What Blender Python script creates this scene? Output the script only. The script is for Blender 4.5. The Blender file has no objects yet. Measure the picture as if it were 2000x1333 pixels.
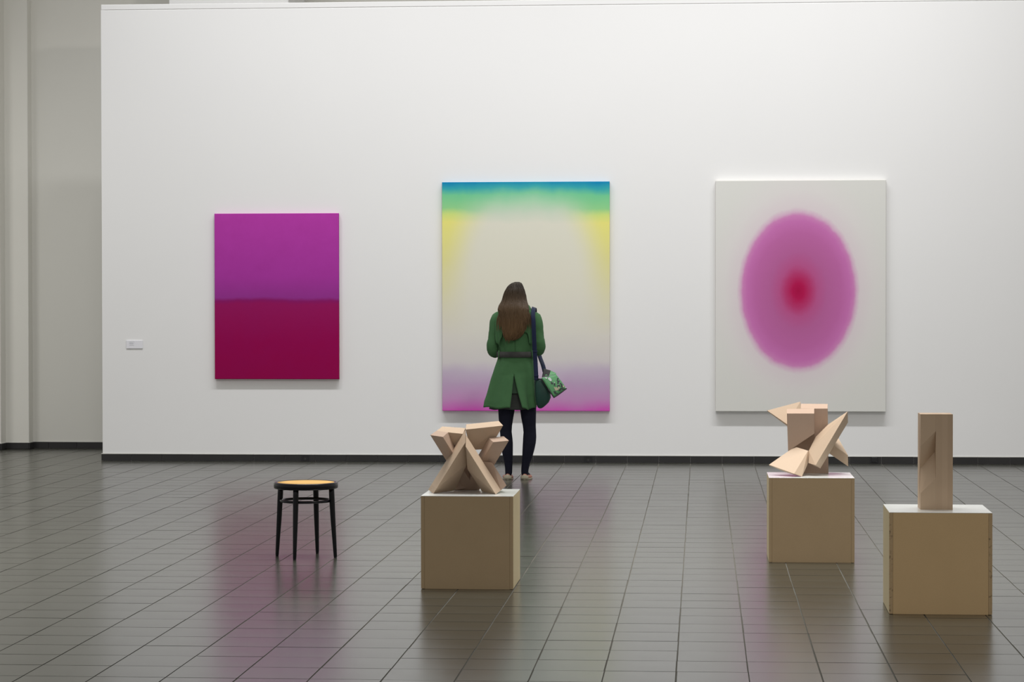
import bpy, bmesh, math, random
from mathutils import Vector, Matrix, noise
random.seed(7)
sc = bpy.context.scene
C = sc.collection

# ------------------------------------------------------------------ camera
F, YAW, PITCH, ROLL, D, CX, H = 4735.66, 0.0781, 0.0171, 0.0012, 23.0906, 0.1061, 1.5589
fw = Vector((-math.sin(YAW)*math.cos(PITCH), math.cos(YAW)*math.cos(PITCH), -math.sin(PITCH)))
r0 = Vector((math.cos(YAW), math.sin(YAW), 0)); d0 = fw.cross(r0)
rt = r0*math.cos(ROLL) + d0*math.sin(ROLL); dn = -r0*math.sin(ROLL) + d0*math.cos(ROLL)
EYE = Vector((CX, -D, H))
cam_data = bpy.data.cameras.new('camera'); cam = bpy.data.objects.new('camera', cam_data); C.objects.link(cam)
cam_data.sensor_width = 36; cam_data.lens = F/2000*36; cam_data.clip_end = 200
cam.matrix_world = Matrix(((rt.x, -dn.x, -fw.x, EYE.x), (rt.y, -dn.y, -fw.y, EYE.y), (rt.z, -dn.z, -fw.z, EYE.z), (0, 0, 0, 1)))
sc.camera = cam
def ray(px, py): return rt*((px-1000)/F) + dn*((py-666.5)/F) + fw
def U(px, py, y):                      # photo point -> world point at depth plane y
    r = ray(px, py); return EYE + r*((y-EYE.y)/r.y)
def G(px, py, z=0.0):                  # photo point -> world point at height z
    r = ray(px, py); return EYE + r*((z-EYE.z)/r.z)
def P(v):
    q = Vector(v)-EYE; z = q.dot(fw); return 1000+F*q.dot(rt)/z, 666.5+F*q.dot(dn)/z

# ------------------------------------------------------------------ world and lights
sc.view_settings.view_transform = 'Standard'; sc.view_settings.look = 'None'
sc.view_settings.exposure = 0.0; sc.view_settings.gamma = 1.0; sc.view_settings.use_curve_mapping = False
w = bpy.data.worlds.new('world'); sc.world = w; w.use_nodes = True
w.node_tree.nodes['Background'].inputs[0].default_value = (1.0, 0.98, 0.93, 1)
w.node_tree.nodes['Background'].inputs[1].default_value = 0.42
def area(name, loc, target, sx, sy, power, col=(1, 1, 1), spread=180):
    l = bpy.data.lights.new(name, 'AREA'); l.shape = 'RECTANGLE'; l.size = sx; l.size_y = sy
    l.energy = power; l.color = col; l.spread = math.radians(spread)
    o = bpy.data.objects.new(name, l); C.objects.link(o); o.location = loc
    o.rotation_euler = (Vector(target)-Vector(loc)).to_track_quat('-Z', 'Y').to_euler()
    return o
# row of wall washers on the ceiling track in front of the white wall
for x, p in ((-5.2, 34), (-3.4, 28.3), (-1.7, 29.3), (-0.1, 29.5), (1.5, 30.5), (2.9, 30.5)):
    area('wall_washer_lamp', (x, -3.0, 7.6), (x, 0.0, 0.6), 1.1, 0.25, p, (0.985, 0.985, 1.0), 95)
area('track_lamp', (0.7, -10.2, 5.72), (-1.5, -1.0, 2.0), 0.5, 0.3, 115, (1, 0.95, 0.9))
area('skylight_lamp', (0.4, -8.2, 7.0), (0.4, -8.2, 0.0), 9.0, 2.4, 240, (1, 0.99, 0.96), 88)
area('rear_left_fill', (-8.6, -2.2, 4.2), (-7.0, 1.9, 0.4), 1.2, 0.6, 12, (1, 0.99, 0.95), 95)  # unseen fill, added to brighten the left rear wall and pilaster

# ------------------------------------------------------------------ materials
def s2l(c):
    return tuple(((v/255)/12.92 if v <= 10 else (((v/255)+0.055)/1.055)**2.4) for v in c)
def mat(name, col, rough=0.6, spec=0.5, metal=0.0):
    m = bpy.data.materials.new(name); m.use_nodes = True
    b = m.node_tree.nodes['Principled BSDF']
    b.inputs['Base Color'].default_value = (*col, 1); b.inputs['Roughness'].default_value = rough
    b.inputs['Specular IOR Level'].default_value = spec; b.inputs['Metallic'].default_value = metal
    return m
class N:
    def __init__(s, m): s.t = m.node_tree; s.b = s.t.nodes['Principled BSDF']
    def n(s, typ, **kw):
        o = s.t.nodes.new(typ)
        for k, v in kw.items(): setattr(o, k, v)
        return o
    def l(s, a, b): s.t.links.new(a, b)
    def coord(s, kind='Object', scale=(1, 1, 1), loc=(0, 0, 0)):
        c = s.n('ShaderNodeTexCoord'); mp = s.n('ShaderNodeMapping')
        mp.inputs['Scale'].default_value = scale; mp.inputs['Location'].default_value = loc
        s.l(c.outputs[kind], mp.inputs['Vector']); return mp.outputs[0]
    def noise(s, vec, scale, detail=3, rough=0.5):
        o = s.n('ShaderNodeTexNoise'); o.inputs['Scale'].default_value = scale
        o.inputs['Detail'].default_value = detail; o.inputs['Roughness'].default_value = rough
        if vec: s.l(vec, o.inputs['Vector'])
        return o.outputs['Fac']
    def ramp(s, fac, stops, interp='LINEAR'):
        o = s.n('ShaderNodeValToRGB'); o.color_ramp.interpolation = interp
        e = o.color_ramp.elements
        while len(e) < len(stops): e.new(0.5)
        for q, (p, c) in zip(e, stops): q.position = p; q.color = (*c, 1)
        s.l(fac, o.inputs['Fac']); return o.outputs['Color']
    def mix(s, fac, a, b, blend='MIX'):
        o = s.n('ShaderNodeMix', data_type='RGBA', blend_type=blend)
        for sock, v in ((o.inputs[0], fac), (o.inputs[6], a), (o.inputs[7], b)):
            if hasattr(v, 'is_output'): s.l(v, sock)
            elif isinstance(v, (int, float)): sock.default_value = v
            else: sock.default_value = (*v, 1)
        return o.outputs[2]
    def math(s, op, a, b=0.0, clamp=False):
        o = s.n('ShaderNodeMath', operation=op, use_clamp=clamp)
        for i, v in enumerate((a, b)):
            if hasattr(v, 'is_output'): s.l(v, o.inputs[i])
            else: o.inputs[i].default_value = v
        return o.outputs[0]
    def bump(s, h, strength=0.2, dist=0.002):
        o = s.n('ShaderNodeBump'); o.inputs['Strength'].default_value = strength; o.inputs['Distance'].default_value = dist
        s.l(h, o.inputs['Height']); s.l(o.outputs[0], s.b.inputs['Normal'])
    def base(s, c): s.l(c, s.b.inputs['Base Color'])

def mottled(name, c1, c2, scale=3, rough=0.7, spec=0.3, bump=0.0, bscale=120, stretch=(1, 1, 1), detail=4):
    m = mat(name, c1, rough, spec); k = N(m); v = k.coord('Object', stretch)
    k.base(k.mix(k.noise(v, scale, detail), c1, c2))
    if bump: k.bump(k.noise(v, bscale, 2), bump)
    return m
M = {}
M['white_wall'] = mottled('white_wall_paint', (.80, .80, .795), (.82, .82, .815), 1.2, .85, .2, .04, 60)
M['rear_wall'] = mottled('rear_wall_paint', (.72, .71, .66), (.75, .74, .69), 1.0, .85, .2, .04, 60)
M['base_tile'] = mottled('dark_skirting_tile', (.020, .019, .019), (.032, .031, .032), 4, .35, .4)
M['grout'] = mottled('floor_grout', (.115, .11, .095), (.16, .152, .135), 8, .9, .1)
M['grout_white'] = mat('skirting_sealant', (.62, .62, .58), .8)
m = mat('grey_floor_tile', (.08, .075, .065), .24, .5); m.node_tree.nodes['Principled BSDF'].inputs['IOR'].default_value = 2.8; k = N(m); v = k.coord('Object')
oi = k.n('ShaderNodeObjectInfo')
c = k.mix(k.noise(v, 2.3, 3), (.024, .024, .016), (.036, .036, .025))
c = k.mix(k.math('MULTIPLY', k.noise(v, 140, 2), .25), c, (.06, .06, .044))
k.base(k.mix(k.math('MULTIPLY', oi.outputs['Random'], .35), c, (.022, .022, .015)))
rr = k.n('ShaderNodeMapRange'); rr.inputs['To Min'].default_value = .20; rr.inputs['To Max'].default_value = .27
k.l(k.noise(v, 3.1, 3), rr.inputs['Value']); k.l(rr.outputs[0], k.b.inputs['Roughness'])
M['tile'] = m
def mdf(name, a, b):
    m = mat(name, a, .62, .35); k = N(m); v = k.coord('Object')
    c = k.mix(k.noise(v, 6, 3), a, b)
    c = k.mix(k.math('MULTIPLY', k.noise(v, 260, 2, .7), .35), c, tuple(x*.55 for x in a))
    st = k.ramp(k.noise(v, 9, 5, .65), [(0, (0, 0, 0)), (.70, (0, 0, 0)), (.76, (1, 1, 1))])
    k.base(k.mix(k.math('MULTIPLY', st, .25), c, tuple(x*.5 for x in a))); k.bump(k.noise(v, 300, 2), .08)
    return m
M['mdf_a'] = mdf('mdf_board', (.455, .33, .195), (.41, .295, .17))
M['mdf_b'] = mdf('mdf_board_raw', (.72, .50, .265), (.65, .45, .235))
M['mdf_side_lit'] = mdf('mdf_side_lit_board', (.60, .50, .30), (.55, .455, .27))  # lighter copy of the board: light on the pedestal sides put into the colour
m = mat('mdf_worn_edge', (.4, .28, .16), .7, .3); k = N(m); v = k.coord('Object'); st_ = k.ramp(k.noise(v, 38, 4, .7), [(0, (0, 0, 0)), (.56, (0, 0, 0)), (.66, (1, 1, 1))])
k.base(k.mix(k.math('MULTIPLY', st_, .8), k.mix(k.noise(v, 200, 2), (.55, .39, .22), (.44, .31, .175)), (.13, .09, .055))); M['mdf_edge'] = m
M['laminate'] = mat('white_laminate', (.70, .715, .70), .18, .5)
def wood(name, a, b, lam=0.0):
    m = mat(name, a, .5, .3); k = N(m)
    v = k.coord('Generated', (9, 9, 1.6) if not lam else (10, 10, 1.0))
    g = k.noise(v, 6, 5, .6)
    c = k.mix(g, a, b)
    if lam:
        cc = k.n('ShaderNodeTexCoord'); sp = k.n('ShaderNodeSeparateXYZ'); k.l(cc.outputs['Object'], sp.inputs[0])
        q = k.math('FLOOR', k.math('MULTIPLY', sp.outputs[0], 1/.027))
        wn = k.n('ShaderNodeTexWhiteNoise', noise_dimensions='1D'); k.l(q, wn.inputs['W'])
        c = k.mix(k.math('MULTIPLY', wn.outputs['Value'], .38), c, (.42, .285, .19))
    k.base(c); k.bump(g, .05)
    return m
M['beech'] = wood('beech_wood', (.56, .43, .315), (.50, .375, .27))
M['beech2'] = wood('beech_wood_pinkish', (.47, .345, .265), (.42, .30, .23))
M['beech_lam'] = wood('laminated_beech', (.60, .445, .31), (.55, .40, .275), 1)
M['black'] = mat('black_lacquer', (.0035, .0035, .006), .25, .28)
m = mat('woven_cane', (.60, .36, .10), .6, .3); k = N(m); v = k.coord('Object')
w1 = k.n('ShaderNodeTexWave', wave_type='BANDS', bands_direction='X'); w1.inputs['Scale'].default_value = 32; k.l(v, w1.inputs['Vector'])
w2 = k.n('ShaderNodeTexWave', wave_type='BANDS', bands_direction='Y'); w2.inputs['Scale'].default_value = 32; k.l(v, w2.inputs['Vector'])
mm = k.math('MULTIPLY', w1.outputs['Fac'], w2.outputs['Fac'])
k.base(k.mix(mm, (.56, .33, .10), (.70, .44, .14))); k.bump(mm, .4, .001); M['cane'] = m

# ------------------------------------------------------------------ mesh helpers
def link(name, me, material=None, parent=None, smooth=False):
    o = bpy.data.objects.new(name, me); C.objects.link(o)
    if material is not None and len(me.materials) == 0: me.materials.append(material)
    if parent: o.parent = parent
    if smooth:
        for p in me.polygons: p.use_smooth = True
    return o
def mesh_from(bm, name):
    bmesh.ops.recalc_face_normals(bm, faces=bm.faces)
    me = bpy.data.meshes.new(name); bm.to_mesh(me); bm.free(); return me
def add_box(bm, a, b, bevel=0.0):
    vs = [bm.verts.new((x, y, z)) for x in (a[0], b[0]) for y in (a[1], b[1]) for z in (a[2], b[2])]
    fs = [bm.faces.new([vs[i] for i in q]) for q in ((0, 1, 3, 2), (4, 6, 7, 5), (0, 4, 5, 1), (2, 3, 7, 6), (0, 2, 6, 4), (1, 5, 7, 3))]
    if bevel:
        es = {e for f in fs for e in f.edges}
        bmesh.ops.bevel(bm, geom=list(es), offset=bevel, segments=1, affect='EDGES', clamp_overlap=True)
def box(name, a, b, material, parent=None, bevel=0.0):
    bm = bmesh.new(); add_box(bm, a, b, bevel); return link(name, mesh_from(bm, name), material, parent)
def tag(o, label=None, cat=None, group=None, kind=None):
    if label: o['label'] = label
    if cat: o['category'] = cat
    if group: o['group'] = group
    if kind: o['kind'] = kind
    return o
def empty(name, loc, label=None, cat=None, group=None):
    o = bpy.data.objects.new(name, None); C.objects.link(o); o.location = loc; o.empty_display_size = .1
    return tag(o, label, cat, group)
def add_rings(bm, rings, cap=True, close=True):
    vr = [[bm.verts.new(p) for p in r] for r in rings]
    n = len(vr[0])
    for a, b in zip(vr, vr[1:]):
        for i in range(n if close else n-1):
            j = (i+1) % n; bm.faces.new((a[i], a[j], b[j], b[i]))
    if cap:
        bm.faces.new(vr[0][::-1]); bm.faces.new(vr[-1])
    return vr
def ell(cx, cy, z, rx, ry, n=24, sup=1.0):
    out = []
    for i in range(n):
        t = 2*math.pi*i/n; c, s = math.cos(t), math.sin(t)
        out.append((cx+rx*math.copysign(abs(c)**sup, c), cy+ry*math.copysign(abs(s)**sup, s), z))
    return out
def add_tube(bm, pts, rad, n=10, cap=True, flat=None):
    pts = [Vector(p) for p in pts]
    if not isinstance(rad, (list, tuple)): rad = [rad]*len(pts)
    up = None; rings = []
    for i, p in enumerate(pts):
        t = (pts[min(i+1, len(pts)-1)]-pts[max(i-1, 0)]).normalized()
        if up is None: up = Vector((0, 0, 1)) if abs(t.z) < .9 else Vector((0, 1, 0))
        a = up.cross(t)
        a.normalize(); b = t.cross(a); up = b
        rings.append([p + a*(rad[i]*math.cos(2*math.pi*k/n)) + b*(rad[i]*math.sin(2*math.pi*k/n)) for k in range(n)])
    add_rings(bm, rings, cap)
def tube(name, pts, rad, material, parent=None, n=12):
    bm = bmesh.new(); add_tube(bm, pts, rad, n); return link(name, mesh_from(bm, name), material, parent, True)
def catmull(pts, sub=6):
    pts = [Vector(p) for p in pts]; out = []
    for i in range(len(pts)-1):
        p0, p1, p2, p3 = pts[max(i-1, 0)], pts[i], pts[i+1], pts[min(i+2, len(pts)-1)]
        for s in range(sub):
            t = s/sub
            out.append(.5*((2*p1)+(p2-p0)*t+(2*p0-5*p1+4*p2-p3)*t*t+(3*p1-p0-3*p2+p3)*t**3))
    return out+[pts[-1]]
def smoothstep(a, b, x):
    t = max(0, min(1, (x-a)/(b-a))); return t*t*(3-2*t)
def interp(tab, z):
    if z <= tab[0][0]: return tab[0][1:]
    for a, b in zip(tab, tab[1:]):
        if z <= b[0]:
            t = (z-a[0])/(b[0]-a[0]); return tuple(x+(y-x)*t for x, y in zip(a[1:], b[1:]))
    return tab[-1][1:]

# ------------------------------------------------------------------ floor
floor = box('floor', (-12, -27, -.12), (8, 9, -.0035), M['grout']); tag(floor, 'dark grey square-tiled gallery floor with glossy tiles', kind='structure')
T = .3; Y0 = -.0475; GAP = .0031
bm = bmesh.new(); add_box(bm, (-T/2+GAP, -T/2+GAP, -.010), (T/2-GAP, T/2-GAP, 0), 0); tile_me = mesh_from(bm, 'floor_tile'); tile_me.materials.append(M['tile'])
cells = []
for i in range(-34, 20):
    for j in range(-52, 8):
        x, y = (i+.5)*T, Y0+(j+.5)*T
        corners = [P((x+a*T/2, y+b*T/2, 0)) for a in (-1, 1) for b in (-1, 1)]
        xs = [c[0] for c in corners]; ys = [c[1] for c in corners]
        inside = max(xs) > 0 and min(xs) < 2000 and max(ys) < 1500 and min(ys) < 1333
        ar = (min(max(xs), 2000)-max(min(xs), 0))*(min(max(ys), 1333)-min(ys)) if inside else 0
        cells.append((ar, x, y))
cells.sort(reverse=True)
rest_bm = bmesh.new(); tr = random.Random(3)
tmp = bpy.data.meshes.new('tmp_tile')
for n_, (ar, x, y) in enumerate(cells):
    tx, ty, dz = tr.gauss(0, .0008), tr.gauss(0, .0006), tr.uniform(-.0003, .0002)
    mtx = Matrix.Translation((x+tr.gauss(0, .0006), y+tr.gauss(0, .0008), dz)) @ Matrix.Rotation(tx, 4, 'X') @ Matrix.Rotation(ty, 4, 'Y')
    if n_ < 300 and ar > 0:
        o = bpy.data.objects.new('floor_tile', tile_me); C.objects.link(o); o.parent = floor; o.matrix_local = mtx
    else:
        t2 = tile_me.copy(); t2.transform(mtx); rest_bm.from_mesh(t2); bpy.data.meshes.remove(t2)
me = bpy.data.meshes.new('tile_field'); rest_bm.to_mesh(me); rest_bm.free()
o = link('tile_field', me, M['tile'], floor); tag(o, kind='stuff')

# ------------------------------------------------------------------ walls
WL, WR, WT, WY = -5.683, 6.0, 4.415, .012
bm = bmesh.new()
GZ = 4.362
add_box(bm, (WL, WY, .0), (WR, .28, GZ-.006), 0)
add_box(bm, (WL+.03, WY+.006, GZ-.006), (WR, .28, GZ+.002), 0)
add_box(bm, (WL, WY, GZ-.006), (WL+.03, .28, GZ+.002), 0)
wall = link('wall_back', mesh_from(bm, 'wall_back'), M['white_wall']); tag(wall, 'tall white free-standing exhibition wall', kind='structure')
bm = bmesh.new(); add_box(bm, (WL, WY, GZ+.002), (WR, .28, WT), .004); link('capping_board', mesh_from(bm, 'capping_board'), M['white_wall'], wall)
RY = 1.92
rear = box('wall_rear', (-12, RY, 0), (8, RY+.3, 9), M['rear_wall']); tag(rear, 'dim beige rear wall of the hall behind the white wall', kind='structure')
XA = U(55, 500, RY-.15).x; XB = U(5, 500, RY-.24).x
pil = box('wall_pilaster', (XB-.1, RY-.15, 0), (XA, RY+.1, 9), M['rear_wall'], None, .004); tag(pil, 'shallow pilaster at the far left of the rear wall', kind='structure')
pil2 = box('wall_left', (-12, RY-.33, 0), (XB, RY+.1, 9), M['rear_wall'], None, .004); tag(pil2, 'projecting wall at the extreme left edge', kind='structure')
xa, xb = U(330, 3, .75).x, U(563, 3, .75).x
col = box('wall_column', (xa, .75, 0), (xb, 1.75, 9), M['white_wall'], None, .006); tag(col, 'white square column rising behind the white wall', kind='structure')

# skirting of separate dark tiles
def skirting(name, label, p0, p1, nrm, length=.3, off=0.0, h=.067, th=.012):
    d = (Vector(p1)-Vector(p0)); L = d.length; d.normalize(); nv = Vector(nrm)
    root = empty(name, (0, 0, 0)); tag(root, label, kind='structure')
    s = off-length if off > 0 else off
    while s < L:
        a, b = max(0, s)+.0013, min(L, s+length)-.0013
        if b-a > .01:
            q0 = Vector(p0)+d*a; q1 = Vector(p0)+d*b
            hh = h+random.uniform(-.001, .001); t_ = th+random.uniform(-.0012, .0008)
            bm = bmesh.new()
            lo = (0, 0, .0025); 
            L2 = b-a; vs = []
            add_box(bm, (0, 0, .0025), (L2, t_, hh), .0015)
            M4 = Matrix((( d.x, nv.x, 0, q0.x), (d.y, nv.y, 0, q0.y), (0, 0, 1, 0), (0, 0, 0, 1)))
            bm.transform(M4)
            link('skirting_tile', mesh_from(bm, 'skirting_tile'), M['base_tile'], root)
        s += length
    # pale sealant bead on top and the mortar behind
    bm = bmesh.new(); L3 = L
    add_box(bm, (0, 0, h-.001), (L, th*.55, h+.007), .001)
    M4 = Matrix(((d.x, nv.x, 0, p0[0]), (d.y, nv.y, 0, p0[1]), (0, 0, 1, 0), (0, 0, 0, 1))); bm.transform(M4)
    link('sealant_bead', mesh_from(bm, 'sealant_bead'), M['grout_white'], root)
    return root
WB = WL-.012
skirting('baseboard_back', 'dark tile skirting along the white wall', (WB, WY, 0), (5.4, WY, 0), (0, -1, 0), off=(-18*.3-WB) % .3)
skirting('baseboard_rear', 'dark tile skirting along the rear wall', (XA, RY, 0), (-3.0, RY, 0), (0, -1, 0), off=.17)
skirting('baseboard_pilaster', 'dark tile skirting on the pilaster face', (XB, RY-.15, 0), (XA, RY-.15, 0), (0, -1, 0), length=.31, off=0)
skirting('baseboard_side', 'dark tile skirting on the pilaster side', (XA, RY-.16, 0), (XA, RY, 0), (1, 0, 0), off=0)
skirting('baseboard_left', 'dark tile skirting on the projecting left wall', (XB, RY-.34, 0), (XB, RY-.15, 0), (1, 0, 0), off=0)

skirting('baseboard_corner', 'dark tile skirting along the front of the projecting left wall', (-11.9, RY-.33, 0), (XB, RY-.33, 0), (0, -1, 0), off=.1)

# sockets set into the skirting
M['socket'] = mat('black_socket_plastic', (.012, .012, .014), .35, .5); M['pin'] = mat('socket_pin', (.35, .33, .3), .35, .5, 1)
M['socket_hole'] = mat('socket_recess_plastic', (.004, .004, .005), .5, .4)
def socket(px, label, lid):
    x = U(px, 894, WY).x; s = .039; y = WY-.0125
    e = empty('power_socket', (x, y, .035), label, 'socket')
    bm = bmesh.new()
    outer = [(-s, -.028), (s, -.028), (s, .031), (-s, .031)]; nseg = 24; R = .021
    # plate with a round opening
    vo = [];
    for i in range(nseg):
        t = 2*math.pi*i/nseg; c_, s_ = math.cos(t), math.sin(t); kx = s/max(abs(c_), 1e-6); kz = .030/max(abs(s_), 1e-6); r_ = min(kx, kz)
        vo.append((c_*r_, s_*r_))
    rings = [[(a, .010, b) for a, b in vo], [(a, -.004, b) for a, b in vo], [(math.cos(2*math.pi*i/nseg)*R, -.004, math.sin(2*math.pi*i/nseg)*R) for i in range(nseg)], [(math.cos(2*math.pi*i/nseg)*R*.95, .009, math.sin(2*math.pi*i/nseg)*R*.95) for i in range(nseg)]]
    add_rings(bm, rings, False); link('plate', mesh_from(bm, 'plate'), M['socket'], e)
    bm = bmesh.new(); add_rings(bm, [ell(0, 0, 0, R*.96, R*.96, 24), ell(0, 0, .003, R*.96, R*.96, 24)]); bm.transform(Matrix.Translation((0, .009, 0)) @ Matrix.Rotation(math.pi/2, 4, 'X')); link('recess', mesh_from(bm, 'recess'), M['socket_hole'], e)
    tube('pin', [(0, .008, -.008), (0, -.001, -.008)], .0024, M['pin'], e, 8)
    if lid:
        bm = bmesh.new(); add_box(bm, (-.027, -.014, -.017), (.027, -.0045, .030), .003); link('lid', mesh_from(bm, 'lid'), M['socket'], e)
        bm = bmesh.new(); add_box(bm, (.014, -.018, -.017), (.025, -.014, -.013), .001); link('lid_tab', mesh_from(bm, 'lid_tab'), M['base_tile'], e)
socket(596.5, 'black power socket in the skirting below the crimson and purple painting', False)
socket(1149, 'black power socket in the skirting just right of the person', False)
socket(1707.5, 'black power socket with a closed lid in the skirting, right of the oval painting', True)

# ------------------------------------------------------------------ paintings
def painting(name, x0, x1, z0, z1, depth, material, label):
    cx = (x0+x1)/2; e = empty(name, (cx, WY-.0013, z0), label, 'painting')
    W2, Hh = (x1-x0)/2, z1-z0
    bm = bmesh.new()
    # stretched canvas: face, rounded turnover and sides
    def rr(ins, y): return [(-W2+ins, y, ins), (W2-ins, y, ins), (W2-ins, y, Hh-ins), (-W2+ins, y, Hh-ins)]
    rings = [rr(0, -.006), rr(0, -depth+.004), rr(.0012, -depth+.0012), rr(.004, -depth)]
    add_rings(bm, rings, True)
    o = link('canvas', mesh_from(bm, 'canvas'), material, e)
    for a, b in (((-W2+.002, -.006, .002), (W2-.002, 0, .05)), ((-W2+.002, -.006, Hh-.05), (W2-.002, 0, Hh-.002)), ((-W2+.002, -.006, .05), (-W2+.05, 0, Hh-.05)), ((W2-.05, -.006, .05), (W2-.002, 0, Hh-.05))):
        bm = bmesh.new(); add_box(bm, a, b); link('stretcher_bar', mesh_from(bm, 'stretcher_bar'), M['beech'], e)
    return e
def canvas_uv(k):
    c = k.n('ShaderNodeTexCoord'); s = k.n('ShaderNodeSeparateXYZ'); k.l(c.outputs['Generated'], s.inputs[0])
    return c, s.outputs[0], s.outputs[2]
def weave(k):
    v = k.coord('Object'); k.bump(k.noise(v, 420, 2, .7), .12)
m = mat('purple_crimson_paint', (.3, .03, .2), .85, .05); k = N(m); c, u, v = canvas_uv(k)
wob = k.math('MULTIPLY', k.math('SUBTRACT', k.noise(k.coord('Object'), 3.5, 4), .5), .045)
vv = k.math('ADD', v, wob)
colr = k.ramp(vv, [(0, (.285, .003, .062)), (.22, (.30, .003, .072)), (.455, (.31, .010, .105)), (.475, (.255, .012, .13)), (.495, (.30, .040, .285)), (.62, (.40, .045, .36)), (1, (.50, .055, .42))])
k.base(k.mix(k.math('MULTIPLY', k.noise(k.coord('Object'), 7, 5, .6), .25), colr, (.22, .01, .13))); weave(k); M['paint_a'] = m
m = mat('rainbow_halo_paint', (.7, .68, .5), .85, .05); k = N(m); c, u, v = canvas_uv(k)
wob = k.math('MULTIPLY', k.math('SUBTRACT', k.noise(k.coord('Object'), 3.2, 4), .5), .05)
vv = k.math('ADD', v, wob)
side = k.ramp(vv, [(0, (.60, .09, .45)), (.02, (.56, .16, .47)), (.055, (.53, .27, .50)), (.12, (.50, .355, .52)), (.175, (.54, .455, .56)), (.21, (.64, .60, .60)), (.33, (.69, .66, .60)), (.48, (.71, .68, .47)), (.66, (.74, .70, .30)), (.82, (.80, .76, .22)), (.855, (.62, .74, .22)), (.885, (.28, .63, .27)), (.945, (.17, .58, .30)), (.975, (.04, .38, .42)), (1, (.01, .24, .46))])
mid = k.ramp(vv, [(0, (.60, .09, .45)), (.02, (.56, .16, .47)), (.055, (.53, .27, .50)), (.12, (.50, .355, .52)), (.175, (.56, .48, .58)), (.22, (.64, .61, .60)), (.35, (.70, .68, .61)), (.55, (.73, .71, .60)), (.82, (.73, .72, .61)), (.865, (.60, .68, .55)), (.91, (.40, .66, .44)), (.945, (.22, .60, .36)), (.972, (.06, .42, .42)), (1, (.01, .26, .46))])
du = k.math('MULTIPLY', k.math('SUBTRACT', u, .5), 2.0); dv = k.math('MULTIPLY', k.math('SUBTRACT', v, .50), 2.15)
rad = k.math('SQRT', k.math('ADD', k.math('POWER', k.math('ABSOLUTE', du), 2.0), k.math('MULTIPLY', k.math('POWER', k.math('ABSOLUTE', dv), 2.0), .48)))
mr = k.n('ShaderNodeMapRange', interpolation_type='SMOOTHSTEP'); mr.inputs['From Min'].default_value = .62; mr.inputs['From Max'].default_value = 1.05
k.l(k.math('ADD', rad, wob), mr.inputs['Value'])
k.base(k.mix(mr.outputs[0], mid, side)); weave(k); M['paint_b'] = m
m = mat('pink_oval_paint', (.7, .7, .68), .85, .05); k = N(m); c, u, v = canvas_uv(k)
nz = k.math('MULTIPLY', k.math('SUBTRACT', k.noise(k.coord('Object'), 9, 5, .6), .5), .06)
dx = k.math('DIVIDE', k.math('SUBTRACT', u, .487), .338); dy = k.math('DIVIDE', k.math('SUBTRACT', v, .522), .337)
rad = k.math('ADD', k.math('SQRT', k.math('ADD', k.math('MULTIPLY', dx, dx), k.math('MULTIPLY', dy, dy))), nz)
hr = k.math('MULTIPLY', rad, .6, True)
st = [(0, (.40, .008, .065)), (.10, (.45, .012, .085)), (.22, (.46, .045, .16)), (.33, (.47, .095, .26)), (.5, (.46, .125, .32)), (.75, (.50, .14, .37)), (.90, (.56, .17, .44)), (.965, (.60, .23, .48)), (1.01, (.66, .45, .58)), (1.07, (.70, .63, .65)), (1.3, (.71, .685, .67)), (1.6, (.70, .70, .665))]
k.base(k.ramp(hr, [(p*.6, c_) for p, c_ in st])); weave(k); M['paint_c'] = m
def pw(px0, py0, px1, py1, d=.05):
    a = U(px0, py1, WY-d); b = U(px1, py0, WY-d); return a.x, b.x, a.z, b.z
x0, x1, z0, z1 = pw(419.5, 416.5, 661, 741); painting('colour_field_painting', x0, x1, z0, z1, .045, M['paint_a'], 'small canvas, purple above and crimson below, leftmost on the white wall')
x0, x1, z0, z1 = pw(864, 354.5, 1190.5, 803); painting('colour_field_painting', x0, x1, z0, z1, .05, M['paint_b'], 'tall canvas with teal, yellow, cream and magenta bands in front of the person')
x0, x1, z0, z1 = pw(1397.5, 351.5, 1730.5, 804); painting('colour_field_painting', x0, x1, z0, z1, .06, M['paint_c'], 'tall off-white canvas with a blurred pink oval and crimson core')
# caption card
a, b = U(247, 681, WY), U(279, 665.5, WY)
cc = empty('caption_card', ((a.x+b.x)/2, WY, a.z), 'small white caption card on the wall left of the purple painting', 'card')
hw, hh = (b.x-a.x)/2, b.z-a.z
M['card'] = mat('card_board', (.78, .78, .82), .6); M['ink'] = mat('grey_ink', (.42, .42, .46), .8)
bm = bmesh.new(); add_box(bm, (-hw, -.008, 0), (hw, 0, hh), .001); link('board', mesh_from(bm, 'board'), M['card'], cc)
for q, (zz, ww) in enumerate(((.80, .17), (.68, .12), (.60, .16), (.52, .13), (.36, .16))):
    bm = bmesh.new(); add_box(bm, (-hw*.62, -.0084, hh*zz-.0012), (-hw*.62+ww*hw*3.6, -.0079, hh*zz+.0012)); link('print_line', mesh_from(bm, 'print_line'), M['ink'], cc)

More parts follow.
